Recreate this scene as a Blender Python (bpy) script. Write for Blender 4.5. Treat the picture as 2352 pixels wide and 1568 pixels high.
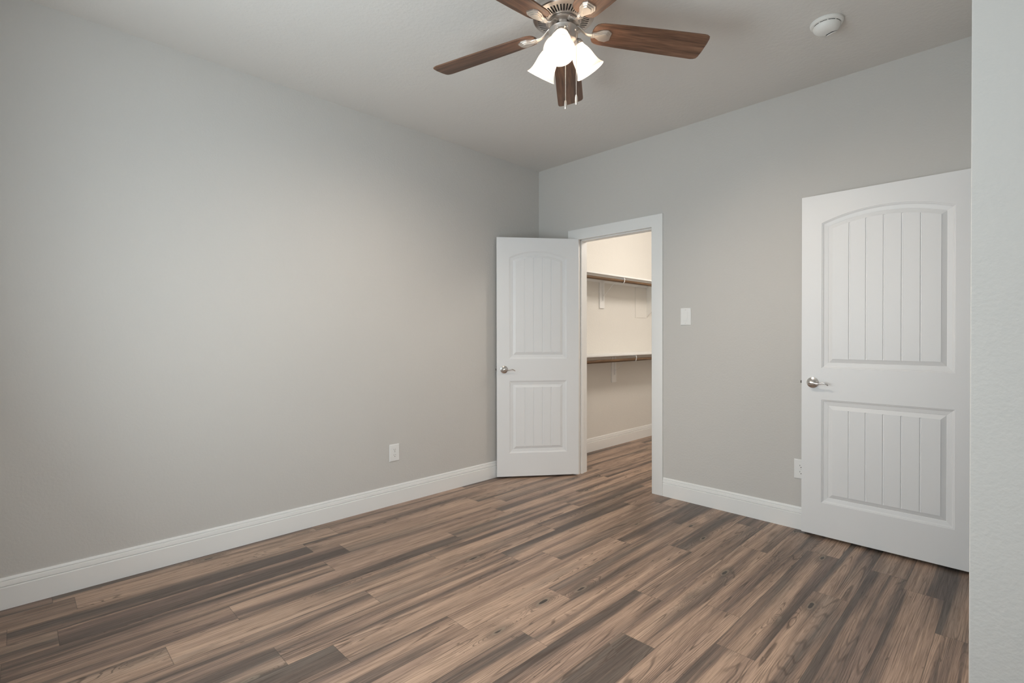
import bpy, bmesh, math, random
from mathutils import Vector, Matrix
random.seed(7)
PI = math.pi
S = bpy.context.scene
COL = S.collection
for o in list(bpy.data.objects):
    bpy.data.objects.remove(o)

# ------------------------------------------------------------------ camera
cam_d = bpy.data.cameras.new('camera')
cam = bpy.data.objects.new('camera', cam_d)
COL.objects.link(cam)
S.camera = cam
cam_d.sensor_width = 36.0
cam_d.lens = 36.0 * 1160.017 / 2352.0
cam_d.shift_y = -(784.0 - 779.947) / 2352.0
cam_d.clip_start = 0.02
_yaw, _pit, _rol = 0.79246, -0.00716, -0.0017
_F = Vector((-math.sin(_yaw), math.cos(_yaw), 0)); _R = Vector((math.cos(_yaw), math.sin(_yaw), 0)); _U = Vector((0, 0, 1))
_F2 = _F * math.cos(_pit) + _U * math.sin(_pit); _U2 = _U * math.cos(_pit) - _F * math.sin(_pit)
_R3 = _R * math.cos(_rol) + _U2 * math.sin(_rol); _U3 = _U2 * math.cos(_rol) - _R * math.sin(_rol)
cam.matrix_world = Matrix(((_R3.x, _U3.x, -_F2.x, 3.1904), (_R3.y, _U3.y, -_F2.y, -3.50153), (_R3.z, _U3.z, -_F2.z, 1.21103), (0, 0, 0, 1)))

# ------------------------------------------------------------------ world, lights, exposure
W = bpy.data.worlds.new('world'); S.world = W
W.use_nodes = True
_bg = W.node_tree.nodes['Background']
_bg.inputs['Color'].default_value = (0.72, 0.85, 1.0, 1); _bg.inputs['Strength'].default_value = 1.0
S.view_settings.view_transform = 'Standard'
S.view_settings.look = 'None'
S.view_settings.gamma = 1.0
S.view_settings.exposure = 0.24
S.view_settings.use_curve_mapping = False
S.cycles.max_bounces = 10; S.cycles.diffuse_bounces = 7; S.cycles.glossy_bounces = 4; S.cycles.transmission_bounces = 6
S.cycles.sample_clamp_indirect = 8.0
S.cycles.use_denoising = True
S.cycles.use_adaptive_sampling = True; S.cycles.adaptive_threshold = 0.025
DAYLIGHT_A, SIDE_FILL, CLOSET_W, BULB = 17.5, 8.5, 46.0, 1500.0

def area_light(name, loc, target, sx, sy, power, color):
    d = bpy.data.lights.new(name, 'AREA'); d.shape = 'RECTANGLE'; d.size = sx; d.size_y = sy
    d.energy = power; d.color = color
    o = bpy.data.objects.new(name, d); COL.objects.link(o)
    o.location = loc
    o.rotation_euler = (Vector(target) - Vector(loc)).to_track_quat('-Z', 'Y').to_euler()
    return o
# daylight through the wide window behind the camera
area_light('window_daylight', (1.70, -3.93, 1.45), (1.70, 0, 1.30), 1.1, 1.5, DAYLIGHT_A, (0.85, 0.96, 1.0))
# added fill at the same window, tilted up to brighten the far ceiling
area_light('ceiling_fill_light', (1.70, -3.93, 1.25), (2.05, -0.7, 3.0), 1.1, 1.2, 25.5, (0.85, 0.96, 1.0))
area_light('side_fill_light', (4.08, -3.35, 1.40), (0, -3.35, 1.4), 0.7, 1.4, SIDE_FILL, (0.85, 0.96, 1.0))  # added side fill that evens out the room light
# ceiling lamp of the closet
_d = bpy.data.lights.new('closet_lamp', 'POINT'); _d.energy = CLOSET_W; _d.color = (1.0, 0.93, 0.85); _d.shadow_soft_size = 0.22
_o = bpy.data.objects.new('closet_lamp', _d); COL.objects.link(_o); _o.location = (1.60, 1.30, 2.55)

# ------------------------------------------------------------------ node helpers
class NT:
    def __init__(s, name):
        s.m = bpy.data.materials.new(name); s.m.use_nodes = True
        s.t = s.m.node_tree; s.t.nodes.clear()
        s.out = s.t.nodes.new('ShaderNodeOutputMaterial')
    def n(s, kind, **kw):
        x = s.t.nodes.new(kind)
        for k, v in kw.items(): setattr(x, k, v)
        return x
    def put(s, sock, v):
        if v is None: return
        if hasattr(v, 'is_output') or isinstance(v, bpy.types.NodeSocket): s.t.links.new(v, sock)
        elif isinstance(v, (tuple, list)) and len(v) == 3 and sock.type == 'RGBA': sock.default_value = (*v, 1)
        else: sock.default_value = v
    def math(s, op, a, b=None, c=None, clamp=False):
        x = s.n('ShaderNodeMath', operation=op, use_clamp=clamp)
        s.put(x.inputs[0], a); s.put(x.inputs[1], b); s.put(x.inputs[2], c)
        return x.outputs[0]
    def vec(s, x, y, z):
        c = s.n('ShaderNodeCombineXYZ'); s.put(c.inputs[0], x); s.put(c.inputs[1], y); s.put(c.inputs[2], z)
        return c.outputs[0]
    def sep(s, v):
        c = s.n('ShaderNodeSeparateXYZ'); s.put(c.inputs[0], v); return c.outputs
    def noise(s, v, scale=1.0, detail=2.0, rough=0.5, dist=0.0):
        x = s.n('ShaderNodeTexNoise'); s.put(x.inputs['Vector'], v)
        x.inputs['Scale'].default_value = scale; x.inputs['Detail'].default_value = detail
        x.inputs['Roughness'].default_value = rough; x.inputs['Distortion'].default_value = dist
        return x.outputs[0]
    def ramp(s, f, stops, interp='LINEAR'):
        x = s.n('ShaderNodeValToRGB'); s.put(x.inputs[0], f)
        e = x.color_ramp.elements; x.color_ramp.interpolation = interp
        while len(e) < len(stops): e.new(0.5)
        for k, (p, c) in enumerate(stops):
            e[k].position = p; e[k].color = (*c, 1) if len(c) == 3 else c
        return x.outputs[0]
    def mix(s, f, a, b, blend='MIX'):
        x = s.n('ShaderNodeMix', data_type='RGBA', blend_type=blend)
        s.put(x.inputs[0], f); s.put(x.inputs[6], a); s.put(x.inputs[7], b)
        return x.outputs[2]
    def smooth(s, v, a, b, to0=0.0, to1=1.0):
        x = s.n('ShaderNodeMapRange', interpolation_type='SMOOTHSTEP')
        s.put(x.inputs[0], v); s.put(x.inputs[1], a); s.put(x.inputs[2], b); s.put(x.inputs[3], to0); s.put(x.inputs[4], to1)
        return x.outputs[0]
    def bump(s, h, strength, dist):
        x = s.n('ShaderNodeBump'); s.put(x.inputs['Height'], h)
        x.inputs['Strength'].default_value = strength; x.inputs['Distance'].default_value = dist
        return x.outputs[0]
    def bsdf(s, color, rough=0.5, metal=0.0, normal=None, spec=0.5, **kw):
        x = s.n('ShaderNodeBsdfPrincipled')
        s.put(x.inputs['Base Color'], color); s.put(x.inputs['Roughness'], rough); s.put(x.inputs['Metallic'], metal)
        s.put(x.inputs['Specular IOR Level'], spec)
        if normal is not None: s.put(x.inputs['Normal'], normal)
        for k, v in kw.items(): s.put(x.inputs[k], v)
        s.t.links.new(x.outputs[0], s.out.inputs[0])
        return x
    def obj(s):
        return s.n('ShaderNodeTexCoord').outputs['Object']

def paint(name, color, rough, bump_scale=0, bump_d=0.0, spec=0.4):
    t = NT(name); o = t.obj()
    c = t.mix(t.noise(o, 1.3, 2), tuple(x * 0.985 for x in color), tuple(min(1, x * 1.015) for x in color))
    nrm = None
    if bump_scale:
        h = t.math('ADD', t.noise(o, bump_scale, 3, 0.55), t.math('MULTIPLY', t.noise(o, bump_scale * 0.35, 2), 0.6))
        nrm = t.bump(h, 0.6, bump_d)
    t.bsdf(c, rough, normal=nrm, spec=spec)
    return t.m
M = {}
M['wall'] = paint('greige_wall_paint', (0.595, 0.579, 0.555), 0.85, 85, 0.0020, 0.25)
M['ceiling'] = paint('ceiling_paint', (0.70, 0.678, 0.65), 0.9, 60, 0.0022, 0.2)
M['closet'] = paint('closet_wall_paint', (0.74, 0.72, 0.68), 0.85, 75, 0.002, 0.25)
M['white'] = paint('white_trim_enamel', (0.84, 0.84, 0.83), 0.38, 0, 0, 0.5)
M['door'] = paint('white_door_enamel', (0.82, 0.822, 0.828), 0.42, 220, 0.0002, 0.45)
M['plastic'] = paint('white_plastic', (0.82, 0.82, 0.81), 0.3, 0, 0, 0.5)
M['cream'] = paint('ivory_white_plastic', (0.80, 0.79, 0.76), 0.42, 0, 0, 0.5)

def metal(name, color, rough, aniso_scale=0):
    t = NT(name); o = t.obj()
    r = t.smooth(t.noise(o, 40, 3), 0.3, 0.7, rough * 0.85, rough * 1.15)
    t.bsdf(color, r, 1.0)
    return t.m
M['nickel'] = metal('satin_nickel', (0.70, 0.68, 0.66), 0.22)
M['fan_metal'] = metal('brushed_nickel', (0.60, 0.555, 0.52), 0.38)
M['iron'] = metal('pale_satin_nickel', (0.74, 0.69, 0.64), 0.42)
M['dark_metal'] = metal('dark_flywheel_metal', (0.10, 0.085, 0.075), 0.5)
t = NT('dark_slot'); t.bsdf(t.mix(t.noise(t.obj(), 30), (0.012, 0.011, 0.010), (0.02, 0.018, 0.016)), 0.7); M['dark'] = t.m

def walnut(name, dark, mid, lite, rough=0.42, coat=0.0):
    t = NT(name); x, y, z = t.sep(t.obj())
    a = t.noise(t.vec(t.math('MULTIPLY', x, 2.2), t.math('MULTIPLY', y, 34), t.math('MULTIPLY', z, 34)), 1, 3, 0.6, 0.6)
    b = t.noise(t.vec(t.math('MULTIPLY', x, 9), t.math('MULTIPLY', y, 260), t.math('MULTIPLY', z, 260)), 1, 2, 0.5)
    c = t.ramp(t.math('ADD', t.math('MULTIPLY', a, 0.72), t.math('MULTIPLY', b, 0.30)), [(0.34, dark), (0.52, mid), (0.70, lite)])
    t.bsdf(c, rough, normal=t.bump(b, 0.25, 0.0006), spec=0.4)
    return t.m
M['walnut'] = walnut('walnut_blade_wood', (0.065, 0.034, 0.022), (0.175, 0.090, 0.054), (0.29, 0.160, 0.098))
M['rod'] = walnut('stained_rod_wood', (0.045, 0.022, 0.009), (0.115, 0.060, 0.026), (0.20, 0.115, 0.056))

# opal glass: mostly scatters back, lets part of the bulb through
t = NT('opal_glass')
df = t.n('ShaderNodeBsdfDiffuse'); tr = t.n('ShaderNodeBsdfTranslucent'); gl = t.n('ShaderNodeBsdfGlossy')
oc = t.mix(t.noise(t.obj(), 18), (0.90, 0.87, 0.82), (0.94, 0.91, 0.87))
t.put(df.inputs[0], oc); t.put(tr.inputs[0], oc); gl.inputs['Roughness'].default_value = 0.25
m1 = t.n('ShaderNodeMixShader'); m1.inputs[0].default_value = 0.40
t.t.links.new(df.outputs[0], m1.inputs[1]); t.t.links.new(tr.outputs[0], m1.inputs[2])
m2 = t.n('ShaderNodeMixShader'); m2.inputs[0].default_value = 0.04
t.t.links.new(m1.outputs[0], m2.inputs[1]); t.t.links.new(gl.outputs[0], m2.inputs[2])
eo = t.n('ShaderNodeEmission'); t.put(eo.inputs[0], t.mix(t.noise(t.obj(), 18), (1.0, 0.82, 0.64), (1.0, 0.84, 0.67))); eo.inputs[1].default_value = 0.2
ad = t.n('ShaderNodeAddShader'); t.t.links.new(m2.outputs[0], ad.inputs[0]); t.t.links.new(eo.outputs[0], ad.inputs[1])
t.t.links.new(ad.outputs[0], t.out.inputs[0]); M['opal'] = t.m
t = NT('lit_bulb'); em = t.n('ShaderNodeEmission'); t.put(em.inputs[0], t.mix(t.noise(t.obj(), 20), (1.0, 0.84, 0.69), (1.0, 0.87, 0.73))); em.inputs[1].default_value = BULB
t.t.links.new(em.outputs[0], t.out.inputs[0]); M['bulb'] = t.m
t = NT('window_glass'); tp = t.n('ShaderNodeBsdfTransparent'); gl = t.n('ShaderNodeBsdfGlossy'); gl.inputs['Roughness'].default_value = 0.02
mx = t.n('ShaderNodeMixShader'); t.put(mx.inputs[0], t.smooth(t.noise(t.obj(), 2), 0.0, 1.0, 0.05, 0.07))
t.t.links.new(tp.outputs[0], mx.inputs[1]); t.t.links.new(gl.outputs[0], mx.inputs[2]); t.t.links.new(mx.outputs[0], t.out.inputs[0]); M['glass'] = t.m

# ---- plank floor: every plank has its own uv (metres) and its own random numbers
PW, PL = 0.15, 1.22
def floor_material():
    t = NT('vinyl_plank_wood')
    uv = t.n('ShaderNodeUVMap', uv_map='plank'); u, v, _ = t.sep(uv.outputs[0])
    at = t.n('ShaderNodeAttribute', attribute_name='plank_random'); r1, r2, r3 = t.sep(at.outputs['Vector'])
    Wz = t.math('MULTIPLY', r1, 61.0)
    mul = lambda a, b: t.math('MULTIPLY', a, b)
    add = lambda a, b: t.math('ADD', a, b)
    def P(su, sv, off=0.0): return t.vec(add(mul(u, su), mul(r2, 17.0)), add(mul(v, sv), mul(r3, 23.0)), add(Wz, off))
    # knots
    vo = t.n('ShaderNodeTexVoronoi', feature='F1'); t.put(vo.inputs['Vector'], P(8.5, 2.6, 3.3)); vo.inputs['Scale'].default_value = 1.0
    kd = vo.outputs['Distance']; kr = t.sep(vo.outputs['Color'])[0]
    has = t.math('GREATER_THAN', kr, 0.60)
    kd = add(kd, mul(t.math('SUBTRACT', t.noise(P(60, 20), 1, 2), 0.5), 0.10))
    bulge = mul(has, t.math('POWER', 2.718, mul(kd, -7.0)))
    # warp for grain
    wob = t.math('SUBTRACT', t.noise(P(7, 1.6, 9.0), 1, 3, 0.5), 0.5)
    # tone: broad bands along the plank
    t1 = t.noise(t.vec(add(add(mul(u, 13.0), mul(wob, 0.8)), mul(r2, 17.0)), add(mul(v, 0.45), mul(r3, 23.0)), Wz), 1, 1.0, 0.5)
    t2 = t.noise(P(46, 1.1, 5.0), 1, 3, 0.65)
    lv = t.n('ShaderNodeUVMap', uv_map='edge'); eu, ev, _ = t.sep(lv.outputs[0])
    # printed boards inside a plank
    su = t.math('FLOOR', add(mul(eu, 19.0), add(mul(t.math('SUBTRACT', t.noise(P(0.5, 0.9, 71.0), 1, 1), 0.5), 1.3), mul(r3, 3.0))))
    wn = t.n('ShaderNodeTexWhiteNoise', noise_dimensions='3D'); t.put(wn.inputs['Vector'], t.vec(su, mul(r1, 91.0), mul(r2, 57.0)))
    board = t.math('SUBTRACT', wn.outputs['Value'], 0.5)
    tone = add(add(mul(t1, 1.20), mul(t2, 0.46)), add(mul(t.math('SUBTRACT', r1, 0.5), 0.16), mul(board, 0.26)))
    tone = add(mul(t.math('SUBTRACT', t.math('SUBTRACT', tone, 0.32), 0.5), 1.30), 0.5)
    dark, mid, tan, lite = (0.105, 0.081, 0.069), (0.207, 0.148, 0.117), (0.318, 0.217, 0.162), (0.450, 0.313, 0.232)
    c = t.ramp(tone, [(0.30, dark), (0.44, mid), (0.56, tan), (0.74, lite)])
    # hue drift: rosier or greyer
    hue = t.noise(P(9, 0.9, 14.0), 1, 2)
    c = t.mix(t.smooth(hue, 0.52, 0.72, 0, 0.42), c, (0.300, 0.205, 0.165))
    c = t.mix(t.smooth(hue, 0.48, 0.30, 0, 0.38), c, (0.190, 0.160, 0.135))
    # cathedral lines
    f = add(add(t.noise(P(11.0, 0.34, 21.0), 1, 0.4), mul(wob, 0.035)), mul(bulge, 0.45))
    ph = t.math('FRACT', mul(f, 40.0))
    line = t.smooth(t.math('ABSOLUTE', t.math('SUBTRACT', ph, 0.5)), 0.20, 0.03, 0, 1)
    patch = t.smooth(t.noise(P(10, 1.7, 30.0), 1, 2), 0.40, 0.64, 0.10, 0.72)
    c = t.mix(mul(line, patch), c, (0.075, 0.050, 0.038), 'MIX')
    # fine fibre
    fib = t.noise(P(230, 5.0, 2.0), 1, 3, 0.7)
    c = t.mix(1.0, c, t.ramp(fib, [(0.30, (0.60, 0.58, 0.56)), (0.5, (1.0, 1.0, 1.0)), (0.70, (1.28, 1.28, 1.26))]), 'MULTIPLY')
    tick = t.smooth(t.noise(P(70, 16, 44.0), 1, 2, 0.6), 0.66, 0.74, 0, 0.6)
    c = t.mix(mul(tick, t.smooth(t.noise(P(11, 2.2, 47.0), 1, 1), 0.46, 0.6, 0.1, 1.0)), c, (0.05, 0.036, 0.028))
    # knot body and pale rim
    c = t.mix(mul(has, t.smooth(kd, 0.34, 0.10, 0, 0.55)), c, (0.085, 0.066, 0.054))
    c = t.mix(mul(has, mul(t.smooth(kd, 0.13, 0.105, 0, 0.55), t.smooth(kd, 0.06, 0.085, 0, 1))), c, (0.27, 0.22, 0.17))
    c = t.mix(mul(has, t.smooth(kd, 0.085, 0.06, 0, 0.95)), c, (0.040, 0.033, 0.028))
    # seams
    du = t.math('MINIMUM', eu, t.math('SUBTRACT', PW, eu)); dv = t.math('MINIMUM', ev, t.math('SUBTRACT', PL, ev))
    seam = t.smooth(t.math('MINIMUM', du, dv), 0.0007, 0.0016, 0.55, 0)
    c = t.mix(seam, c, (0.045, 0.036, 0.030))
    h = t.math('SUBTRACT', t.math('SUBTRACT', mul(fib, 0.5), mul(mul(line, patch), 0.6)), mul(seam, 1.5))
    t.bsdf(c, t.smooth(fib, 0.3, 0.7, 0.46, 0.36), normal=t.bump(h, 0.35, 0.0010), spec=0.42)
    return t.m
M['floor'] = floor_material()

# ------------------------------------------------------------------ mesh helpers
def link(name, bm, mat, parent=None, smooth=None, recalc=True):
    if recalc: bmesh.ops.recalc_face_normals(bm, faces=bm.faces)
    me = bpy.data.meshes.new(name); bm.to_mesh(me); bm.free()
    for m in (mat if isinstance(mat, (list, tuple)) else [mat]): me.materials.append(m)
    if smooth:
        for p in me.polygons: p.use_smooth = True
        me.set_sharp_from_angle(angle=math.radians(smooth))
    o = bpy.data.objects.new(name, me); COL.objects.link(o)
    if parent is not None: o.parent = parent
    return o
def tag(o, label, cat, group=None, kind=None):
    o['label'] = label; o['category'] = cat
    if group: o['group'] = group
    if kind: o['kind'] = kind
    return o
def empty(name, loc, rz=0.0):
    o = bpy.data.objects.new(name, None); COL.objects.link(o)
    o.location = loc; o.rotation_euler = (0, 0, rz); o.empty_display_size = 0.05
    return o
def box(bm, x0, x1, y0, y1, z0, z1, bev=0.0, seg=2):
    vs = [bm.verts.new((x, y, z)) for z in (z0, z1) for y in (y0, y1) for x in (x0, x1)]
    fs = [bm.faces.new([vs[i] for i in q]) for q in ((0, 2, 3, 1), (4, 5, 7, 6), (0, 1, 5, 4), (2, 6, 7, 3), (0, 4, 6, 2), (1, 3, 7, 5))]
    if bev:
        es = list({e for f in fs for e in f.edges})
        bmesh.ops.bevel(bm, geom=es, offset=bev, segments=seg, profile=0.5, affect='EDGES', clamp_overlap=True)
    return bm
def prism(bm, pts, mapf, d0, d1):
    """outline pts (a, b) swept from d0 to d1; mapf(a, b, d) -> xyz"""
    A = [bm.verts.new(mapf(a, b, d0)) for a, b in pts]; B = [bm.verts.new(mapf(a, b, d1)) for a, b in pts]
    n = len(pts)
    bm.faces.new(A); bm.faces.new(B[::-1])
    for i in range(n): bm.faces.new((A[i], B[i], B[(i + 1) % n], A[(i + 1) % n]))
    return bm
def lathe(bm, prof, seg=48, mat=None, cap0=True, cap1=True):
    """profile (r, z) about the z axis"""
    rings = []
    for r, z in prof:
        if r < 1e-6: rings.append([bm.verts.new((0, 0, z))])
        else: rings.append([bm.verts.new((r * math.cos(2 * PI * k / seg), r * math.sin(2 * PI * k / seg), z)) for k in range(seg)])
    for a, b in zip(rings, rings[1:]):
        for k in range(seg):
            k2 = (k + 1) % seg
            q = [a[k % len(a)], a[k2 % len(a)], b[k2 % len(b)], b[k % len(b)]]
            u = []
            for v in q:
                if v not in u: u.append(v)
            if len(u) > 2: bm.faces.new(u)
    if cap0 and len(rings[0]) > 1: bm.faces.new(rings[0])
    if cap1 and len(rings[-1]) > 1: bm.faces.new(rings[-1][::-1])
    if mat is not None:
        vs = [v for r in rings for v in r]
        bmesh.ops.transform(bm, matrix=mat, verts=vs)
    return bm
def tube(bm, pts, radii, seg=12, flat=None):
    """swept tube; flat = (wa, wb) scales the ring along the frame axes"""
    pts = [Vector(p) for p in pts]; n = len(pts)
    rad = radii if isinstance(radii, (list, tuple)) else [radii] * n
    rings = []; side = None
    for i, p in enumerate(pts):
        tg = (pts[min(i + 1, n - 1)] - pts[max(i - 1, 0)]).normalized()
        if side is None:
            side = tg.cross(Vector((0, 0, 1)))
            if side.length < 0.1: side = tg.cross(Vector((1, 0, 0)))
        side = (side - tg * side.dot(tg)).normalized(); up = tg.cross(side).normalized()
        fa, fb = flat if flat else (1, 1)
        rings.append([bm.verts.new(p + side * (rad[i] * fa * math.cos(2 * PI * k / seg)) + up * (rad[i] * fb * math.sin(2 * PI * k / seg))) for k in range(seg)])
    for a, b in zip(rings, rings[1:]):
        for k in range(seg): bm.faces.new((a[k], a[(k + 1) % seg], b[(k + 1) % seg], b[k]))
    bm.faces.new(rings[0][::-1]); bm.faces.new(rings[-1])
    return bm
def spline(pts, n=8):
    """Catmull-Rom through points (any dimension)"""
    P = [pts[0]] + list(pts) + [pts[-1]]; out = []
    for i in range(1, len(P) - 2):
        for k in range(n):
            s = k / n; a, b, c, d = P[i - 1], P[i], P[i + 1], P[i + 2]
            out.append(tuple(0.5 * (2 * b[j] + (c[j] - a[j]) * s + (2 * a[j] - 5 * b[j] + 4 * c[j] - d[j]) * s * s + (3 * b[j] - a[j] - 3 * c[j] + d[j]) * s ** 3) for j in range(len(b))))
    out.append(tuple(pts[-1])); return out
NB = bmesh.new

# ------------------------------------------------------------------ the room shell
H = 2.743
XE, YF, XR, YN = 3.95, -3.80, 3.0895, -1.69           # east wall, window wall, entry-side wall, jog of that wall
JL, JR, DH = 0.455, 1.178, 2.052                      # closet opening
def structure(o, label, cat): return tag(o, label, cat, kind='structure')

def build_floor():
    bm = NB(); uvp = bm.loops.layers.uv.new('plank'); uve = bm.loops.layers.uv.new('edge')
    col = bm.loops.layers.float_color.new('plank_random')
    X0, X1, Y0, Y1 = -0.12, 4.9, -3.92, 3.05
    known = {11: -2.026, 10: -1.682, 12: -1.400, 13: -1.742, 14: -1.286, 9: -2.176, 4: -1.603, 6: -1.100}   # joints, row k spans 0.09 + 0.15 k
    rnd = random.Random(21)
    for k in range(-2, 34):
        xa = 0.09 + PW * k
        if xa + PW < X0 or xa > X1: continue
        j = known.get(k, -rnd.random() * PL)
        if k not in known: j = -2.0 + rnd.random() * PL
        y = j - PL * math.ceil((j - Y0) / PL)
        while y < Y1:
            rr = (rnd.random(), rnd.random(), rnd.random())
            ou, ov = rnd.random() * 3, rnd.random() * 9
            ax, bx, ay, by = max(xa, X0), min(xa + PW, X1), max(y, Y0), min(y + PL, Y1)
            if bx - ax > 1e-4 and by - ay > 1e-4:
                cs = [(ax, ay), (bx, ay), (bx, by), (ax, by)]
                f = bm.faces.new([bm.verts.new((a, b, 0)) for a, b in cs])
                for l, (a, b) in zip(f.loops, cs):
                    l[uvp].uv = (a - xa + ou, b - y + ov); l[uve].uv = (a - xa, b - y); l[col] = (*rr, 1)
            y += PL
    box(bm, X0, X1, Y0, Y1, -0.12, -0.004)
    o = link('floor', bm, M['floor'], recalc=False)
    return structure(o, 'brown and grey wood-look plank floor running into the closet', 'floor')
build_floor()
structure(link('ceiling', box(NB(), -0.12, 4.9, -3.92, 3.05, H, H + 0.12), M['ceiling']), 'grey textured ceiling with a fan and smoke detector on it', 'ceiling')
structure(link('wall_left', box(NB(), -0.12, 0, -3.92, 0.06, -0.1, H + 0.02), M['wall']), 'long bare greige wall on the left with one low outlet', 'wall')
bm = NB()
box(bm, 0, JL - 0.018, 0, 0.12, -0.1, H + 0.02); box(bm, JR + 0.018, XR + 0.12, 0, 0.12, -0.1, H + 0.02); box(bm, JL - 0.018, JR + 0.018, 0, 0.12, DH + 0.018, H + 0.02)
structure(link('wall_back', bm, M['wall']), 'greige wall holding the closet doorway and light switch', 'wall')
# entry-side wall with its doorway, then the jog with a rounded corner
EY0, EY1 = -0.885, -0.042
bm = NB()
box(bm, XR, XR + 0.12, EY1 + 0.018, 0.0, -0.1, H + 0.02)
box(bm, XR, XR + 0.12, EY0 - 0.018, EY1 + 0.018, DH + 0.018, H + 0.02)
rr = 0.003
pts = [(XR, EY0 - 0.018), (XR + 0.12, EY0 - 0.018), (XR + 0.12, YN + 0.12), (XE + 0.12, YN + 0.12), (XE + 0.12, YN)]
pts += [(XR + rr - rr * math.sin(a * PI / 16), YN + rr - rr * math.cos(a * PI / 16)) for a in range(0, 9)]
prism(bm, pts, lambda a, b, d: (a, b, d), -0.1, H + 0.02)
structure(link('wall_right', bm, M['wall'], smooth=30), 'pale greige wall end with textured face at the right edge', 'wall')
def wall_with_window(axis, fixed0, fixed1, a0, a1, w0, w1, z0, z1):
    bm = NB(); R = ((a0, w0, -0.1, H + 0.02), (w1, a1, -0.1, H + 0.02), (w0, w1, -0.1, z0), (w0, w1, z1, H + 0.02))
    for p, q, lo, hi in R:
        if axis == 'x': box(bm, p, q, fixed0, fixed1, lo, hi)
        else: box(bm, fixed0, fixed1, p, q, lo, hi)
    return bm
structure(link('wall_front', wall_with_window('x', YF - 0.12, YF, -0.12, XE + 0.12, 1.10, 2.30, 0.65, 2.25), M['wall']), 'greige wall with a wide window behind the viewer', 'wall')
structure(link('wall_east', wall_with_window('y', XE, XE + 0.12, YF, YN + 0.001, -3.72, -2.98, 0.65, 2.15), M['wall']), 'greige wall with an added narrow window beside the viewer', 'wall')  # opening added to let the side fill in
def window(name, axis, c, a0, a1, z0, z1, label):
    bm = NB(); w = 0.05; mid = (a0 + a1) / 2; zm = (z0 + z1) / 2
    for p, q, lo, hi in ((a0, a0 + w, z0, z1), (a1 - w, a1, z0, z1), (a0 + w, a1 - w, z0, z0 + w), (a0 + w, a1 - w, z1 - w, z1), (a0 + w, a1 - w, zm - 0.02, zm + 0.02)):
        if axis == 'x': box(bm, p, q, c - 0.03, c + 0.03, lo, hi)
        else: box(bm, c - 0.03, c + 0.03, p, q, lo, hi)
    o = structure(link(name, bm, M['white']), label, 'window')
    g = NB()
    if axis == 'x': box(g, a0 + w, a1 - w, c - 0.003, c + 0.003, z0 + w, z1 - w)
    else: box(g, c - 0.003, c + 0.003, a0 + w, a1 - w, z0 + w, z1 - w)
    link('pane', g, M['glass'], o)
window('window_1', 'x', YF - 0.07, 1.10, 2.30, 0.65, 2.25, 'wide white framed window behind the viewer')
window('added_window_2', 'y', XE + 0.07, -3.72, -2.98, 0.65, 2.15, 'added narrow white framed window for side fill, beside the viewer')  # made-up unseen window, placed to carry the side fill
# closet beyond the back wall, hall beyond the entry door
CX1, CY1 = 2.60, 2.95
structure(link('wall_closet_left', box(NB(), -0.12, 0, 0.06, CY1 + 0.1, -0.1, H + 0.02), M['closet']), 'warm lit closet wall carrying the shelves and rods', 'wall')
structure(link('wall_closet_back', box(NB(), 0, CX1 + 0.1, CY1, CY1 + 0.1, -0.1, H + 0.02), M['closet']), 'far end wall of the closet', 'wall')
structure(link('wall_closet_right', box(NB(), CX1, CX1 + 0.1, 0.12, CY1, -0.1, H + 0.02), M['closet']), 'closet wall facing the shelves', 'wall')
bm = NB()
box(bm, 4.7, 4.82, -1.57, 0.6, -0.1, H + 0.02); box(bm, XR + 0.12, 4.7, 0.48, 0.6, -0.1, H + 0.02); box(bm, XR, XR + 0.12, 0.12, 0.6, -0.1, H + 0.02); box(bm, XE + 0.12, 4.82, YN + 0.0, YN + 0.12, -0.1, H + 0.02)
structure(link('wall_hall', bm, M['wall']), 'walls of the hall beyond the entry door', 'wall')

# baseboards
BB = [(0, 0), (0.015, 0), (0.015, 0.0955), (0.0132, 0.0970), (0.0065, 0.0985), (0.0120, 0.1030), (0.0115, 0.113), (0.0095, 0.1225), (0.0045, 0.1250), (0.0085, 0.1272), (0.0075, 0.133), (0.0045, 0.139), (0, 0.139)]
structure(link('baseboard_left', prism(NB(), BB, lambda a, b, d: (a, d, b), YF, -0.015), M['white'], smooth=25), 'white stepped baseboard along the long left wall', 'baseboard')
bm = prism(NB(), BB, lambda a, b, d: (d, -a, b), 0.0, JL - 0.0945)
prism(bm, BB, lambda a, b, d: (d, -a, b), JR + 0.0955, XR)
structure(link('baseboard_back', bm, M['white'], smooth=25), 'white stepped baseboard under the light switch', 'baseboard')
structure(link('baseboard_right', prism(NB(), BB, lambda a, b, d: (d, YN - a, b), XR, XE), M['white'], smooth=25), 'white baseboard under the near wall end', 'baseboard')
structure(link('baseboard_closet', prism(NB(), BB, lambda a, b, d: (a, d, b), 0.14, CY1), M['white'], smooth=25), 'white stepped baseboard inside the closet', 'baseboard')

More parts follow.
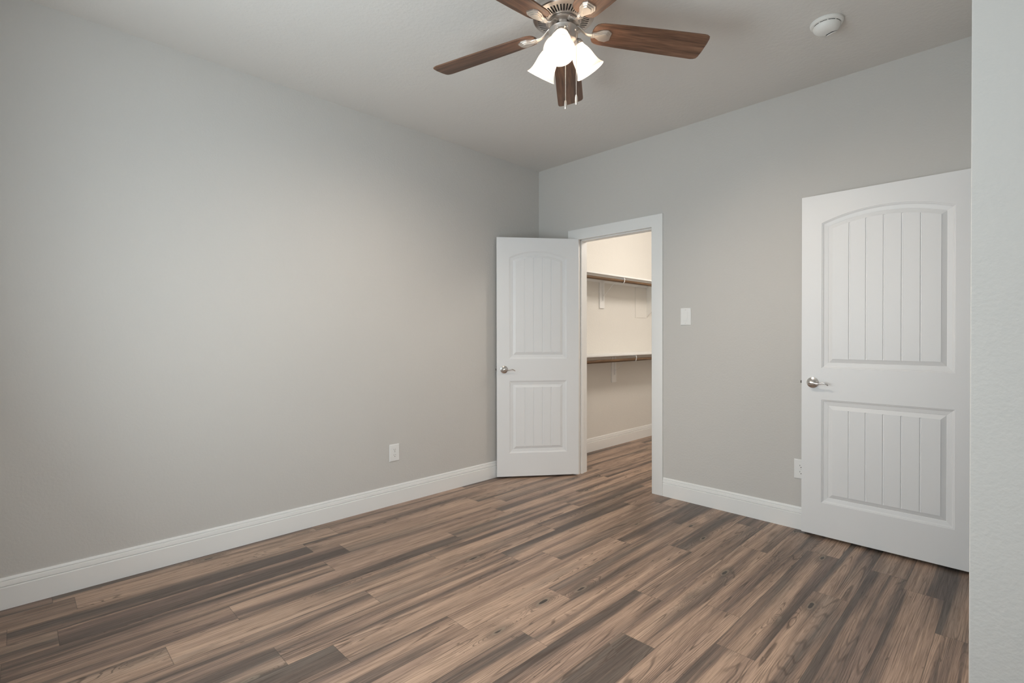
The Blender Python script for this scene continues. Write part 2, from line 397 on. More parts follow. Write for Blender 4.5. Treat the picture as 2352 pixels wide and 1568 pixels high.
# casings and jambs: trim_1 closet doorway, trim_2 entry doorway
def casing(bm, f, a0, a1, top, w, t0, t1):
    """f(a, d, z) -> xyz; two legs and a head in one frame"""
    prism(bm, [(a0 - w, 0), (a0, 0), (a0, top), (a1, top), (a1, 0), (a1 + w, 0), (a1 + w, top + w), (a0 - w, top + w)], lambda a, z, d: f(a, d, z), t0, t1)
CW = 0.0885
bm = NB(); casing(bm, lambda a, d, z: (a, d, z), JL - 0.005, JR + 0.006, DH - 0.005, CW, -0.018, 0.0)
bmesh.ops.bevel(bm, geom=[e for e in bm.edges if all(abs(v.co.y + 0.018) < 1e-5 for v in e.verts)], offset=0.0025, segments=2, profile=0.5, affect='EDGES')
tr1 = structure(link('trim_1', bm, M['white'], smooth=30), 'white casing around the closet doorway', 'door trim')
bm = NB(); casing(bm, lambda a, d, z: (a, d, z), JL - 0.005, JR + 0.006, DH - 0.005, CW, 0.12, 0.138)
link('closet_side_casing', bm, M['white'], tr1)
bm = NB()
box(bm, JL - 0.018, JL, 0, 0.12, 0, DH + 0.018); box(bm, JR, JR + 0.018, 0, 0.12, 0, DH + 0.018); box(bm, JL, JR, 0, 0.12, DH, DH + 0.018)
link('jamb', bm, M['white'], tr1)
bm = NB()
box(bm, JL, JL + 0.012, 0.040, 0.074, 0, DH, 0.003); box(bm, JR - 0.012, JR, 0.040, 0.074, 0, DH, 0.003); box(bm, JL, JR, 0.040, 0.074, DH - 0.012, DH, 0.003)
link('door_stop', bm, M['white'], tr1)
bm = NB(); w2 = min(CW, -EY1 - 0.002)
prism(bm, [(EY0 + 0.005 - CW, 0), (EY0 + 0.005, 0), (EY0 + 0.005, DH - 0.005), (EY0 + 0.005 - CW, DH + CW)], lambda a, z, d: (d, a, z), XR - 0.018, XR)
prism(bm, [(EY0 + 0.005, DH - 0.005), (EY1 + 0.005, DH - 0.005), (EY1 + 0.03, DH + CW), (EY0 + 0.005 - CW, DH + CW)], lambda a, z, d: (d, a, z), XR - 0.018, XR)
tr2 = structure(link('trim_2', bm, M['white']), 'white casing around the entry doorway', 'door trim')
bm = NB()
box(bm, XR, XR + 0.12, EY0 - 0.018, EY0, 0, DH + 0.018); box(bm, XR, XR + 0.12, EY1, EY1 + 0.018, 0, DH + 0.018); box(bm, XR, XR + 0.12, EY0, EY1, DH, DH + 0.018)
link('jamb', bm, M['white'], tr2)

# ------------------------------------------------------------------ panel doors
def door_slab(w, h, th, a, b, grooves):
    """moulded two-panel plank door. Local x from hinge (0) to latch (w), face at y = 0 looking to -y, back at y = th."""
    bm = NB()
    low = (0.1985, 0.8135); up0, spr, apex = 1.0005, 1.8620, 1.9200
    fld = 0.058
    steps = [(0.0, 0.0), (0.0025, 0.0026), (0.0055, 0.0030), (0.009, 0.0062), (0.0135, 0.0078), (0.022, 0.0090), (0.0315, 0.0105), (0.0335, 0.0120), (0.0350, 0.0115), (fld - 0.0025, 0.0034), (fld - 0.0020, 0.0016), (fld, 0.0016)]
    fa, fb = a + fld, b - fld
    xs = {0.0, 1.0}
    gw = 0.0042; gc = {}
    for k in range(1, grooves + 1):
        c = fa + (fb - fa) * k / (grooves + 1)
        for dx, dep in ((-gw, 0), (-gw * 0.35, 0.0042), (gw * 0.35, 0.0042), (gw, 0)):
            f = (c + dx - fa) / (fb - fa); xs.add(f); gc[round(f, 6)] = dep
    nn = 40
    for k in range(1, nn):
        f = k / nn
        if all(abs(f - g) > 0.008 for g in xs): xs.add(f)
    xs = sorted(xs)
    half = (b - a) / 2; cx = (a + b) / 2; rise = apex - spr
    Rr = (half * half + rise * rise) / (2 * rise); cz = apex - Rr
    def one_face(Y):
        grid = {}
        def panel(z0, topf):
            loops = []
            for off, dep in steps:
                lo, hi = [], []
                for f in xs:
                    x = (a + off) + (b - a - 2 * off) * f
                    d = dep
                    if off == fld: d = dep + gc.get(round(f, 6), 0)
                    lo.append(bm.verts.new((x, Y(d), z0 + off)))
                    hi.append(bm.verts.new((x, Y(d), topf(x, off))))
                loops.append((lo, hi))
            for (l0, h0), (l1, h1) in zip(loops, loops[1:]):
                for i in range(len(xs) - 1):
                    bm.faces.new((l0[i], l0[i + 1], l1[i + 1], l1[i])); bm.faces.new((h0[i], h1[i], h1[i + 1], h0[i + 1]))
                bm.faces.new((l0[0], l1[0], h1[0], h0[0])); bm.faces.new((l0[-1], h0[-1], h1[-1], l1[-1]))
            lo, hi = loops[-1]
            for i in range(len(xs) - 1): bm.faces.new((lo[i], lo[i + 1], hi[i + 1], hi[i]))
            return loops[0]
        pl = panel(low[0], lambda x, o: low[1] - o)
        pu = panel(up0, lambda x, o: cz + math.sqrt(max(0, (Rr - o) ** 2 - (x - cx) ** 2)))
        def strip(A, B):
            for i in range(len(A) - 1): bm.faces.new((A[i], A[i + 1], B[i + 1], B[i]))
        row = lambda z: [bm.verts.new((a + (b - a) * f, Y(0), z)) for f in xs]
        bot = row(0); top = row(h)
        strip(bot, pl[0]); strip(pl[1], pu[0]); strip(pu[1], top)
        V = lambda x, z: bm.verts.new((x, Y(0), z))
        l0, l1 = V(0, 0), V(0, h); r0, r1 = V(w, 0), V(w, h)
        bm.faces.new((l0, bot[0], pl[0][0], pl[1][0], pu[0][0], pu[1][0], top[0], l1))
        bm.faces.new((bot[-1], r0, r1, top[-1], pu[1][-1], pu[0][-1], pl[1][-1], pl[0][-1]))
        return [l0] + bot + [r0, r1] + top[::-1] + [l1]
    fr = one_face(lambda d: d); bk = one_face(lambda d: th - d)
    for i in range(len(fr)):
        j = (i + 1) % len(fr); bm.faces.new((fr[i], fr[j], bk[j], bk[i]))
    return bm

def lever(parent, x, z, face_y, out, sx):
    """lever set on a door face: rosette, neck and a wavy lever pointing along sx; out = -1 looks to -y"""
    bm = NB()
    rot = Matrix.Translation((x, face_y, z)) @ Matrix.Rotation(PI / 2 * (1 if out < 0 else -1), 4, 'X')
    lathe(bm, [(0.0325, 0.0), (0.0330, 0.003), (0.0315, 0.0065), (0.0265, 0.0085), (0.0225, 0.0105), (0.0150, 0.0135), (0.0118, 0.018), (0.0112, 0.034), (0.0, 0.034)], 40, rot)
    h = link('door_handle', bm, M['nickel'], parent, smooth=40)
    q = [(-0.019, 0.0005, 0.0385, 0.0045), (-0.014, 0.001, 0.0395, 0.0095), (-0.004, 0.0015, 0.041, 0.0118), (0.010, 0.001, 0.043, 0.0100), (0.024, -0.002, 0.045, 0.0062), (0.036, -0.0035, 0.0465, 0.0042),
         (0.050, 0.0005, 0.0475, 0.0036), (0.064, 0.0025, 0.0475, 0.0036), (0.077, -0.001, 0.0465, 0.0036), (0.087, -0.0075, 0.045, 0.0034), (0.090, -0.0105, 0.0445, 0.0022)]
    q = spline(q, 5)
    link('lever', tube(NB(), [(x + sx * p[0], face_y + out * p[2], z + p[1]) for p in q], [p[3] * 1.2 for p in q], 14, (0.8, 1.0)), M['nickel'], h, smooth=50)
def hinge(parent, z, px, py):
    """butt hinge: knuckle on the pivot, one leaf let into the door edge"""
    bm = NB()
    tube(bm, [(px, py, z - 0.045), (px, py, z + 0.045)], 0.0058, 14)
    tube(bm, [(px, py, z + 0.045), (px, py, z + 0.049)], [0.0048, 0.0028], 14); tube(bm, [(px, py, z - 0.049), (px, py, z - 0.045)], [0.0028, 0.0048], 14)
    return bm
DW1, DT = 0.711, 0.035
# closet door, swung into the room and almost against the left wall
ang = math.radians(53.0)
root = bpy.data.objects.new('door_1', None); COL.objects.link(root); root.empty_display_size = 0.05
hx, hy = JL + 0.001 + DT * math.sin(ang), -0.003 - DT * math.cos(ang)
root.location = (hx, hy, 0.0165)
root.rotation_euler = (0, 0, math.atan2(-math.sin(ang), -math.cos(ang)))
structure(root, 'white two-panel arched door standing open at the lit closet', 'door')
# seen face is the local +y side: mirror so local y = 0 is the seen face
bm = door_slab(DW1, 2.032, DT, 0.1060, 0.6050, 4)
bmesh.ops.scale(bm, vec=(1, -1, 1), verts=bm.verts)
link('door_panel', bm, M['door'], root, smooth=9)
lever(root, DW1 - 0.0610, 0.911, 0.0, +1, -1)
bm = lathe(NB(), [(0.0325, 0), (0.0315, 0.0065), (0.022, 0.010), (0, 0.010)], 32, Matrix.Translation((DW1 - 0.061, -DT, 0.911)) @ Matrix.Rotation(PI / 2, 4, 'X'))
link('back_rosette', bm, M['nickel'], root, smooth=40)
bm = box(NB(), DW1 - 0.001, DW1 + 0.0012, -0.029, -0.006, 0.911 - 0.028, 0.911 + 0.028)
lp = link('latch_plate', bm, M['nickel'], root)
link('latch_bolt', box(NB(), DW1, DW1 + 0.009, -0.023, -0.012, 0.911 - 0.008, 0.911 + 0.008, 0.002), M['dark_metal'], lp)
for z in (0.19, 1.02, 1.845):
    hg = link('hinge', hinge(root, z, -0.004, -DT - 0.003), M['iron'], root, smooth=40)
    link('hinge_leaf', box(NB(), -0.0015, 0.0, -DT, -0.006, z - 0.045, z + 0.045), M['iron'], hg)
# hinge leaves let into the closet jamb
for z in (0.2065, 1.0365, 1.8615):
    bm = box(NB(), JL, JL + 0.0012, 0.001, 0.033, z - 0.045, z + 0.045)
    for sy, sz in ((0.022, 0.028), (0.026, 0.0), (0.022, -0.028)):
        lathe(bm, [(0.0035, 0.0), (0.003, 0.0008), (0, 0.0008)], 12, Matrix.Translation((JL + 0.0012, sy, z + sz)) @ Matrix.Rotation(PI / 2, 4, 'Y'))
    link('hinge_leaf', bm, M['white'], tr1)

# entry door, swung flat against the back wall
DW2 = 0.813
root = bpy.data.objects.new('door_2', None); COL.objects.link(root); root.empty_display_size = 0.05
root.location = (2.2364 + DW2, -0.0768, 0.0165); root.rotation_euler = (0, 0, PI)
structure(root, 'large white two-panel arched door folded back beside the right wall end', 'door')
bm = door_slab(DW2, 2.032, DT, 0.1060, 0.7065, 5)
bmesh.ops.scale(bm, vec=(1, -1, 1), verts=bm.verts)
link('door_panel', bm, M['door'], root, smooth=9)
lever(root, DW2 - 0.0611, 0.9125, 0.0, +1, -1)
bm = box(NB(), DW2 - 0.001, DW2 + 0.0012, -0.029, -0.006, 0.9125 - 0.028, 0.9125 + 0.028)
lp = link('latch_plate', bm, M['nickel'], root)
link('latch_bolt', box(NB(), DW2, DW2 + 0.010, -0.023, -0.012, 0.9125 - 0.008, 0.9125 + 0.008, 0.002), M['dark_metal'], lp)
for z in (0.19, 1.02, 1.845):
    link('hinge', hinge(root, z, -0.004, -DT - 0.003), M['nickel'], root, smooth=40)

# ------------------------------------------------------------------ wall plates
def plate_bm(w, h, th=0.006):
    bm = NB(); vs0 = []; prof = [(0.0, 0.0), (0.0, 0.0025), (0.0022, 0.0048), (0.005, th)]
    loops = []
    for i, y in prof:
        a, b = w / 2 - i, h / 2 - i
        loops.append([bm.verts.new((x, -y, z)) for x, z in ((-a, -b), (a, -b), (a, b), (-a, b))])
    for p, q in zip(loops, loops[1:]):
        for k in range(4): bm.faces.new((p[k], p[(k + 1) % 4], q[(k + 1) % 4], q[k]))
    bm.faces.new(loops[-1]); bm.faces.new(loops[0][::-1])
    return bm
def screw(parent, z, y=-0.006):
    bm = lathe(NB(), [(0.0036, 0), (0.0034, 0.0008), (0.0015, 0.0012), (0, 0.0012)], 16, Matrix.Translation((0, y, z)) @ Matrix.Rotation(PI / 2, 4, 'X'))
    s = link('screw', bm, M['cream'], parent, smooth=40)
    link('screw_slot', box(NB(), -0.0028, 0.0028, y - 0.0014, y - 0.0010, z - 0.0004, z + 0.0004), M['dark'], s)
def outlet(loc, rz, label):
    o = tag(empty('wall_outlet', loc, rz), label, 'outlet', 'duplex outlets low on the walls')
    link('wall_plate', plate_bm(0.081, 0.122), M['plastic'], o)
    for sz in (0.0195, -0.0195):
        pts = []
        for k in range(40):
            a = 2 * PI * k / 40
            pts.append((0.0172 * math.cos(a), max(-0.0142, min(0.0142, 0.0172 * math.sin(a)))))
        bm = prism(NB(), pts, lambda a, b, d: (a, d, sz + b), -0.0055, -0.0078)
        r = link('receptacle', bm, M['plastic'], o, smooth=40)
        bm = box(NB(), -0.0075, -0.0055, -0.0081, -0.0076, sz + 0.0005, sz + 0.0085)
        box(bm, 0.0055, 0.0075, -0.0081, -0.0076, sz + 0.0015, sz + 0.0080)
        prism(bm, [(0.0026 * math.cos(2 * PI * k / 14), 0.0028 * math.sin(2 * PI * k / 14)) for k in range(14)], lambda a, b, d: (a, d, sz - 0.0072 + b), -0.0076, -0.0082)
        link('socket_slots', bm, M['dark'], r)
    screw(o, 0.0)
    return o
outlet((0, -1.5517, 0.3718), PI / 2, 'white duplex outlet low on the long left wall')
outlet((2.2150, 0, 0.3757), 0, 'white outlet half hidden behind the big open door')
sw = tag(empty('light_switch', (1.4517, 0, 1.3515)), 'white rocker light switch right of the closet doorway', 'light switch')
link('wall_plate', plate_bm(0.079, 0.1245), M['plastic'], sw)
link('switch_frame', box(NB(), -0.0165, 0.0165, -0.0075, -0.005, -0.0335, 0.0335, 0.0008), M['plastic'], sw)
bm = prism(NB(), [(-0.0070, -0.029), (-0.0118, -0.029), (-0.0088, 0.0), (-0.0080, 0.029), (-0.0070, 0.029)], lambda y, z, d: (d, y, z), -0.0135, 0.0135)
link('rocker', bm, M['plastic'], sw)
screw(sw, 0.0485); screw(sw, -0.0485)

# ------------------------------------------------------------------ smoke detector
sd = tag(empty('smoke_detector', (2.506, -0.662, H)), 'round white smoke detector on the ceiling near the right', 'smoke detector')
fl = Matrix.Rotation(PI, 4, 'X')
link('mounting_base', lathe(NB(), [(0.0700, 0.0), (0.0720, 0.003), (0.0715, 0.010), (0.0670, 0.0155), (0.0590, 0.0175), (0.0585, 0.0150), (0.0, 0.0150)], 56, fl, cap0=True), M['cream'], sd, smooth=35)
link('vent_gap', lathe(NB(), [(0.0560, 0.014), (0.0560, 0.0215), (0.0, 0.0215)], 48, fl), M['dark'], sd, smooth=35)
bm = lathe(NB(), [(0.0575, 0.0192), (0.0590, 0.0215), (0.0575, 0.030), (0.0530, 0.038), (0.0440, 0.0455), (0.0330, 0.0500), (0.0200, 0.0520), (0.0, 0.0525)], 56, fl)
link('cover', bm, M['cream'], sd, smooth=40)
for k in range(10):
    a = 2 * PI * k / 10
    bm = box(NB(), 0.0555, 0.0585, -0.0022, 0.0022, -0.0225, -0.0165)
    bmesh.ops.rotate(bm, cent=(0, 0, 0), matrix=Matrix.Rotation(a, 3, 'Z'), verts=bm.verts)
    link('vent_rib', bm, M['cream'], sd)
# test button pad set into the far side of the cover
az = math.radians(66)
bm = lathe(NB(), [(0.0225, -0.004), (0.0225, 0.0030), (0.0205, 0.0046), (0.0, 0.0052)], 36)
bmesh.ops.transform(bm, matrix=Matrix.Translation((0.0330 * math.cos(az), 0.0330 * math.sin(az), -0.0470)) @ Matrix.Rotation(az, 4, 'Z') @ Matrix.Rotation(math.radians(156), 4, 'Y'), verts=bm.verts)
tb = link('test_button', bm, M['cream'], sd, smooth=40)
bm = lathe(NB(), [(0.0226, -0.003), (0.0233, -0.003), (0.0233, 0.0008), (0.0226, 0.0008)], 36, None, False, False)
bmesh.ops.transform(bm, matrix=Matrix.Translation((0.0330 * math.cos(az), 0.0330 * math.sin(az), -0.0470)) @ Matrix.Rotation(az, 4, 'Z') @ Matrix.Rotation(math.radians(156), 4, 'Y'), verts=bm.verts)
link('button_gap', bm, M['dark'], tb, smooth=40)

# ------------------------------------------------------------------ ceiling fan
FX, FY = 1.7876, -1.8036
fan = tag(empty('ceiling_fan', (FX, FY, H)), 'five-blade walnut and nickel ceiling fan with three lit glass shades', 'ceiling fan')
zz = lambda z: z - H
link('canopy', lathe(NB(), [(0.100, 0.0), (0.103, -0.004), (0.102, -0.022), (0.092, -0.032), (0.080, -0.036), (0.0, -0.036)], 56), M['fan_metal'], fan, smooth=35)
link('motor_housing', lathe(NB(), [(0.078, -0.034), (0.100, -0.042), (0.113, -0.056), (0.1165, -0.075), (0.1165, zz(2.612)), (0.119, zz(2.607)), (0.126, zz(2.603)), (0.1285, zz(2.598)), (0.1285, zz(2.590)), (0.126, zz(2.586)), (0.060, zz(2.586))], 72), M['fan_metal'], fan, smooth=35)
# vented underside: rim, inner ring and radial bars over a dark cavity
link('motor_cavity', lathe(NB(), [(0.122, zz(2.5855)), (0.122, zz(2.5800)), (0.070, zz(2.5740)), (0.0, zz(2.5740))], 60), M['dark'], fan)
bm = NB()
def cone(r): return zz(2.5770 - (0.127 - r) * 0.20)
lathe(bm, [(0.1105, cone(0.1105)), (0.1285, cone(0.1285)), (0.1320, cone(0.128) + 0.004), (0.1320, zz(2.5900)), (0.1260, zz(2.5900)), (0.1105, zz(2.581)), (0.1105, cone(0.1105))], 96, None, False, False)
lathe(bm, [(0.0600, cone(0.06)), (0.0770, cone(0.077)), (0.0770, cone(0.077) + 0.004), (0.0600, cone(0.06) + 0.004), (0.0600, cone(0.06))], 96, None, False, False)
NV = 48
for k in range(NV):
    a = 2 * PI * k / NV; ca, sa = math.cos(a), math.sin(a)
    def q(r, s, dz): hw = 0.0024 + 0.0018 * (r - 0.076) / 0.036; return (r * ca - s * hw * sa, r * sa + s * hw * ca, cone(r) + dz)
    vs = [bm.verts.new(q(r, s, dz)) for dz in (0, 0.004) for r in (0.0755, 0.112) for s in (-1, 1)]
    for f in ((0, 1, 3, 2), (4, 6, 7, 5), (0, 4, 5, 1), (2, 3, 7, 6), (0, 2, 6, 4), (1, 5, 7, 3)): bm.faces.new([vs[i] for i in f])
link('vent_ring', bm, M['fan_metal'], fan, smooth=35)
link('flywheel', lathe(NB(), [(0.066, zz(2.5640)), (0.068, zz(2.5610)), (0.068, zz(2.5555)), (0.064, zz(2.5530)), (0.0, zz(2.5530))], 48), M['fan_metal'], fan, smooth=35)
link('switch_housing', lathe(NB(), [(0.042, zz(2.5535)), (0.042, zz(2.540)), (0.045, zz(2.536)), (0.058, zz(2.534)), (0.0632, zz(2.531)), (0.0640, zz(2.528)), (0.0625, zz(2.5245)), (0.0615, zz(2.490)), (0.0585, zz(2.479)), (0.046, zz(2.468)), (0.026, zz(2.461)), (0.0, zz(2.460))], 56), M['fan_metal'], fan, smooth=30)
for az_ in (-72, -33, 22, 118, 205):
    a = math.radians(az_)
    link('switch_screw', lathe(NB(), [(0.0034, 0), (0.0034, 0.002), (0.0018, 0.0032), (0, 0.0034)], 12, Matrix.Translation((0.0616 * math.cos(a), 0.0616 * math.sin(a), zz(2.512))) @ Matrix.Rotation(a, 4, 'Z') @ Matrix.Rotation(PI / 2, 4, 'Y')), M['iron'], fan, smooth=40)

# blade: grain along local x, pitched and slightly drooping
BP, BD = math.radians(12.3), math.radians(2.2)
def blade_outline(off=0.0):
    half = []
    for x, y in ((0.128, 0.0), (0.1285, 0.018), (0.132, 0.034), (0.140, 0.0465), (0.153, 0.0540), (0.170, 0.0578), (0.25, 0.0610), (0.45, 0.0668), (0.62, 0.0700), (0.634, 0.0690), (0.645, 0.0630), (0.6495, 0.052), (0.6510, 0.025)):
        half.append((x, y))
    return half + [(x, -y) for x, y in half[::-1] if y > 0]
def blade_bm():
    bm = NB(); o = blade_outline(); c = (0.4, 0.0)
    def ins(p, s): return (p[0] + (c[0] - p[0]) * s * 0.6, p[1] * (1 - 0.9 * s * 4))
    top = [bm.verts.new((x, y, 0.0030)) for x, y in o]; bot = [bm.verts.new((x, y, -0.0030)) for x, y in o]
    n = len(o)
    bm.faces.new(top); bm.faces.new(bot[::-1])
    for i in range(n): bm.faces.new((top[i], bot[i], bot[(i + 1) % n], top[(i + 1) % n]))
    bmesh.ops.bevel(bm, geom=[e for e in bm.edges if abs(e.verts[0].co.z - e.verts[1].co.z) < 1e-6], offset=0.0018, segments=2, profile=0.5, affect='EDGES')
    # counter-clockwise edge (+y) lower, tip lower
    bmesh.ops.transform(bm, matrix=Matrix.Translation((0.13, 0, 0)) @ Matrix.Rotation(BD, 4, 'Y') @ Matrix.Rotation(-BP, 4, 'X') @ Matrix.Translation((-0.13, 0, 0)), verts=bm.verts)
    return bm
ZB = zz(2.530)
def iron_bm():
    bm = NB()
    def plate(pts, z0, z1):
        prism(bm, pts, lambda a, b, d: (a, b, d), z0, z1)
    T = Matrix.Translation((0.13, 0, 0)) @ Matrix.Rotation(BD, 4, 'Y') @ Matrix.Rotation(-BP, 4, 'X') @ Matrix.Translation((-0.13, 0, 0))
    shape = [(0.128, -0.0105), (0.143, -0.0135), (0.166, -0.0290), (0.193, -0.0315), (0.211, -0.0190), (0.211, 0.0190), (0.193, 0.0315), (0.166, 0.0290), (0.143, 0.0135), (0.128, 0.0105)]
    cx = 0.172
    for s, z0, z1 in ((1.0, -0.0090, -0.0032), (0.80, -0.0135, -0.0085), (0.60, -0.0170, -0.0130)):
        plate([(cx + (x - cx) * (s if x > cx else 0.5 + 0.5 * s), y * s) for x, y in shape], z0, z1)
    bmesh.ops.bevel(bm, geom=[e for e in bm.edges if abs(e.verts[0].co.z - e.verts[1].co.z) < 1e-6 and e.verts[0].co.z < -0.005], offset=0.0009, segments=1, profile=0.5, affect='EDGES')
    bmesh.ops.transform(bm, matrix=T, verts=bm.verts)
    # swan-neck arm from the flywheel down to the medallion
    arm = spline([(0.050, 0, zz(2.5505) - ZB, 0.0085), (0.066, 0, zz(2.5480) - ZB, 0.0080), (0.080, 0, zz(2.5385) - ZB, 0.0070), (0.096, 0, zz(2.5265) - ZB, 0.0066), (0.114, 0, zz(2.5205) - ZB, 0.0080), (0.135, 0, zz(2.5205) - ZB, 0.0105), (0.155, 0, zz(2.5195) - ZB, 0.0110)], 6)
    tube(bm, [p[:3] for p in arm], [p[3] for p in arm], 14, (1.25, 0.72))
    # two ridges where arm meets medallion
    for x in (0.127, 0.134):
        tube(bm, [(x, -0.013, zz(2.5205) - ZB - 0.001), (x, -0.006, zz(2.5205) - ZB - 0.0075), (x, 0.006, zz(2.5205) - ZB - 0.0075), (x, 0.013, zz(2.5205) - ZB - 0.001)], 0.0022, 8)
    return bm
me_b = me_i = None
for k in range(5):
    a = math.radians(126.0 + 72 * k)
    if k == 0:
        b0 = link('blade', blade_bm(), M['walnut'], fan, smooth=30)
        i0 = link('blade_iron', iron_bm(), M['iron'], b0, smooth=22)
        b = b0
    else:
        b = b0.copy(); COL.objects.link(b); b.parent = fan
        i = i0.copy(); COL.objects.link(i); i.parent = b
    b.location = (0, 0, ZB); b.rotation_euler = (0, 0, a)

# three lamps: arm and socket, opal bell shade, bulb
TILT = math.radians(34)
def along(az, r0, z0):
    """local -z (mouth) tilted outward by TILT in azimuth az; origin at shade neck"""
    return Matrix.Translation((r0 * math.cos(az), r0 * math.sin(az), z0)) @ Matrix.Rotation(az, 4, 'Z') @ Matrix.Rotation(-TILT, 4, 'Y')
SH_L = 0.124
for az_ in (-58, 62, 182):
    a = math.radians(az_); Mx = along(a, 0.127 - SH_L * math.sin(TILT), zz(2.374) + SH_L * math.cos(TILT))
    bm = NB()
    up = Mx @ Vector((0, 0, 0.030)); e1 = Mx @ Vector((0, 0, 0.052)); st = Vector((0.030 * math.cos(a), 0.030 * math.sin(a), zz(2.480)))
    st2 = Vector((0.040 * math.cos(a), 0.040 * math.sin(a), zz(2.488)))
    pp = spline([tuple(st), tuple((st2 + e1) / 2), tuple(up)], 6)
    tube(bm, pp, 0.0125, 16)
    lathe(bm, [(0.0, 0.034), (0.0130, 0.034), (0.0185, 0.028), (0.0225, 0.016), (0.0280, 0.010), (0.0325, 0.006), (0.0335, 0.001), (0.0335, -0.006), (0.0318, -0.008), (0.0, -0.008)], 40, Mx, False, False)
    for s3 in range(3):
        b3 = 2 * PI * s3 / 3 + 0.5
        lathe(bm, [(0.0030, 0.0), (0.0030, 0.006), (0.0045, 0.0065), (0.0045, 0.0095), (0.0, 0.0100)], 10, Mx @ Matrix.Translation((0.0330 * math.cos(b3), 0.0330 * math.sin(b3), -0.0025)) @ Matrix.Rotation(b3, 4, 'Z') @ Matrix.Rotation(PI / 2, 4, 'Y'))
    lh = link('lamp_holder', bm, M['fan_metal'], fan, smooth=35)
    out = [(0.0290, 0.004), (0.0300, -0.006), (0.0325, -0.018), (0.0390, -0.034), (0.0445, -0.054), (0.0480, -0.078), (0.0525, -0.099), (0.0595, -0.115), (0.0660, -SH_L)]
    th = 0.0030
    inn = [(r - th, z) for r, z in out[::-1]]
    bm = lathe(NB(), spline(out, 4) + [(0.0655, -SH_L - 0.0012), (0.0638, -SH_L - 0.0010)] + spline(inn, 4) + [out[0]], 56, Mx, False, False)
    link('lamp_shade', bm, M['opal'], lh, smooth=50)
    bp = [(0.0, -0.006), (0.0125, -0.006), (0.0130, -0.022), (0.0165, -0.032), (0.0225, -0.044), (0.0248, -0.056), (0.0235, -0.068), (0.0180, -0.077), (0.0095, -0.0822), (0.0, -0.0835)]
    link('bulb', lathe(NB(), spline(bp, 3), 32, Mx, False, False), M['bulb'], lh, smooth=60)
# pull chains
tdir = Vector((0.771, 0.637, 0)); ndir = Vector((0.637, -0.771, 0))
def chain(off, ztop, zfob0, zfob1):
    bm = NB(); pts, rad = [], []
    z = ztop
    while z > zfob0:
        for dz, r in ((0, 0.0007), (0.0008, 0.0014), (0.0020, 0.0017), (0.0032, 0.0014), (0.0040, 0.0007)):
            pts.append((off.x, off.y, z - dz)); rad.append(r)
        z -= 0.0046
    tube(bm, pts, rad, 8)
    c = link('pull_chain', bm, M['iron'], fan, smooth=60)
    hgt = zfob0 - zfob1
    pr = [(0.0, 0.001), (0.0030, 0.0), (0.0052, -0.12 * hgt), (0.0066, -0.5 * hgt), (0.0058, -0.88 * hgt), (0.0040, -hgt), (0.0, -hgt)]
    bm = lathe(NB(), [(r, q) for r, q in pr], 8, Matrix.Translation((off.x, off.y, zfob0)), False, False)
    link('chain_fob', bm, M['iron'], c, smooth=25)
chain(tdir * 0.009, zz(2.461), zz(2.2290), zz(2.1910))
o2 = tdir * 0.054 + ndir * 0.038
chain(o2, zz(2.508), zz(2.2310), zz(2.1900))
a = math.atan2(o2.y, o2.x)
link('chain_nub', lathe(NB(), [(0.0050, 0), (0.0050, 0.004), (0.0032, 0.007), (0, 0.0075)], 16, Matrix.Translation((0.0600 * math.cos(a), 0.0600 * math.sin(a), zz(2.509))) @ Matrix.Rotation(a, 4, 'Z') @ Matrix.Rotation(PI / 2, 4, 'Y')), M['iron'], fan, smooth=40)

# ------------------------------------------------------------------ closet shelves, rods and brackets
def shelf(z, label, cleat):
    o = tag(empty('closet_shelf', (0, 0.16, z)), label, 'shelf', 'closet shelves')
    L = CY1 - 0.16
    link('shelf_board', box(NB(), 0.0, 0.300, 0, L, -0.016, 0.0, 0.0015), M['white'], o)
    link('wall_cleat', box(NB(), 0.0, 0.012, 0, L, -0.016 - cleat, -0.016, 0.002), M['white'], o)
    return o
shelf_up = shelf(1.8280, 'upper white closet shelf above the higher hanging rod', 0.030)
shelf_low = shelf(1.0250, 'lower white closet shelf above the lower hanging rod', 0.030)
def rod_x(z, label):
    L = CY1 - 0.18
    o = link('hanging_rod', tube(NB(), [(0, 0, 0), (L, 0, 0)], 0.0160, 20), M['rod'], smooth=40)
    o.location = (0.27, 0.17, z); o.rotation_euler = (0, 0, PI / 2)
    return tag(o, label, 'closet rod', 'closet hanging rods')
rod_x(1.7760, 'brown wooden closet rod under the upper shelf')
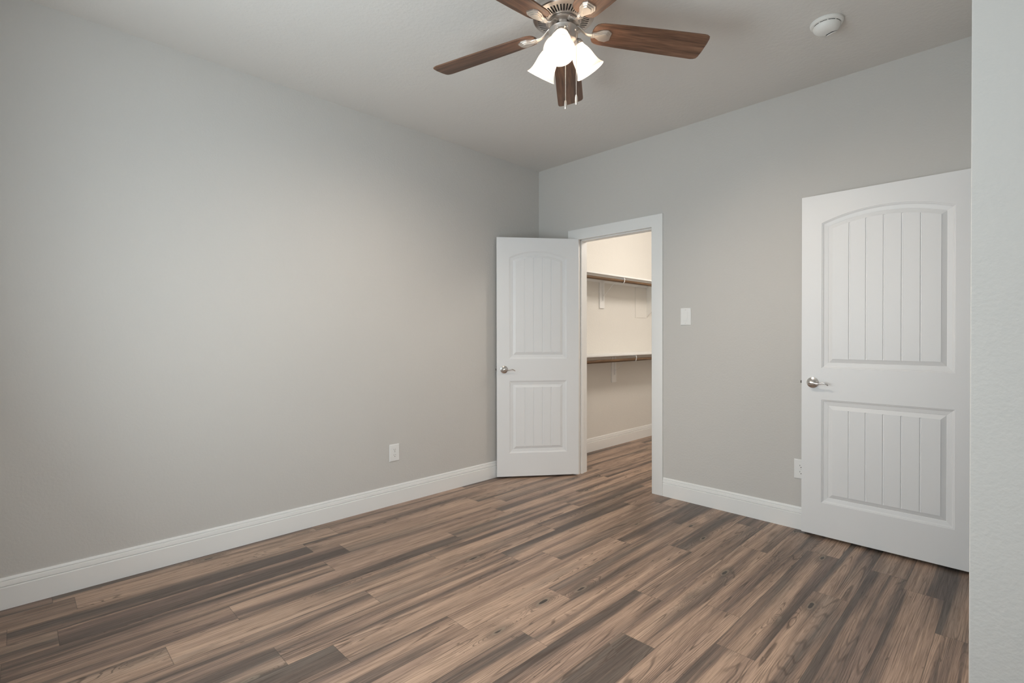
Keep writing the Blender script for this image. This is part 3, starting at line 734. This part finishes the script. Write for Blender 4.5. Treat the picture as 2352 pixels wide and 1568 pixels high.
rod_x(0.9600, 'brown wooden closet rod under the lower shelf')
def bracket(shelf_o, y, zr, zbot):
    """shelf-and-rod bracket on a backing board, in the shelf's own coordinates; zr = rod axis, zbot = foot of the board"""
    y -= 0.16; z0 = -0.016; Z = shelf_o.location.z; rz = zr - Z
    bm = NB()
    box(bm, 0.012, 0.015, y - 0.013, y + 0.013, -0.250, z0 - 0.0005, 0.001)
    box(bm, 0.014, 0.290, y - 0.012, y + 0.012, z0 - 0.0035, z0 - 0.0005, 0.001)
    box(bm, 0.015, 0.028, y - 0.0012, y + 0.0012, -0.240, z0 - 0.003); box(bm, 0.028, 0.285, y - 0.0012, y + 0.0012, z0 - 0.014, z0 - 0.003)
    o = link('bracket', bm, M['white'], shelf_o)
    link('backing_board', box(NB(), 0.0, 0.0125, y - 0.043, y + 0.043, zbot - Z, -0.040, 0.002), M['white'], o)
    link('brace', tube(NB(), [(0.018, y, -0.206), (0.205, y, z0 - 0.010)], 0.0045, 10, (1.0, 0.5)), M['white'], o, smooth=40)
    hook = [(0.284, y, z0 - 0.002), (0.290, y, z0 - 0.008), (0.2935, y, rz + 0.014)]
    for k in range(0, 10):
        a = math.radians(20 - k * 22)
        hook.append((0.270 + 0.0195 * math.cos(a), y, rz + 0.0195 * math.sin(a)))
    link('rod_hook', tube(NB(), hook, 0.0036, 10, (1.7, 0.8)), M['white'], o, smooth=50)
bracket(shelf_up, 0.992, 1.7760, 1.507)
bracket(shelf_low, 1.216, 0.9600, 0.698)
# wide support board and sloping gusset below the upper shelf
sp = tag(empty('shelf_support', (0, 1.795, 1.60)), 'white angled support below the upper closet shelf at its far end', 'shelf support')
link('backing_panel', box(NB(), 0.0, 0.005, -0.130, 0.130, -0.175, 0.178, 0.0015), M['closet'], sp)
link('gusset', prism(NB(), [(0.005, -0.170), (0.246, 0.071), (0.246, 0.2110), (0.0125, 0.2110), (0.0125, 0.178), (0.005, 0.178)], lambda a, b, d: (a, d, b), 0.110, 0.130), M['closet'], sp)
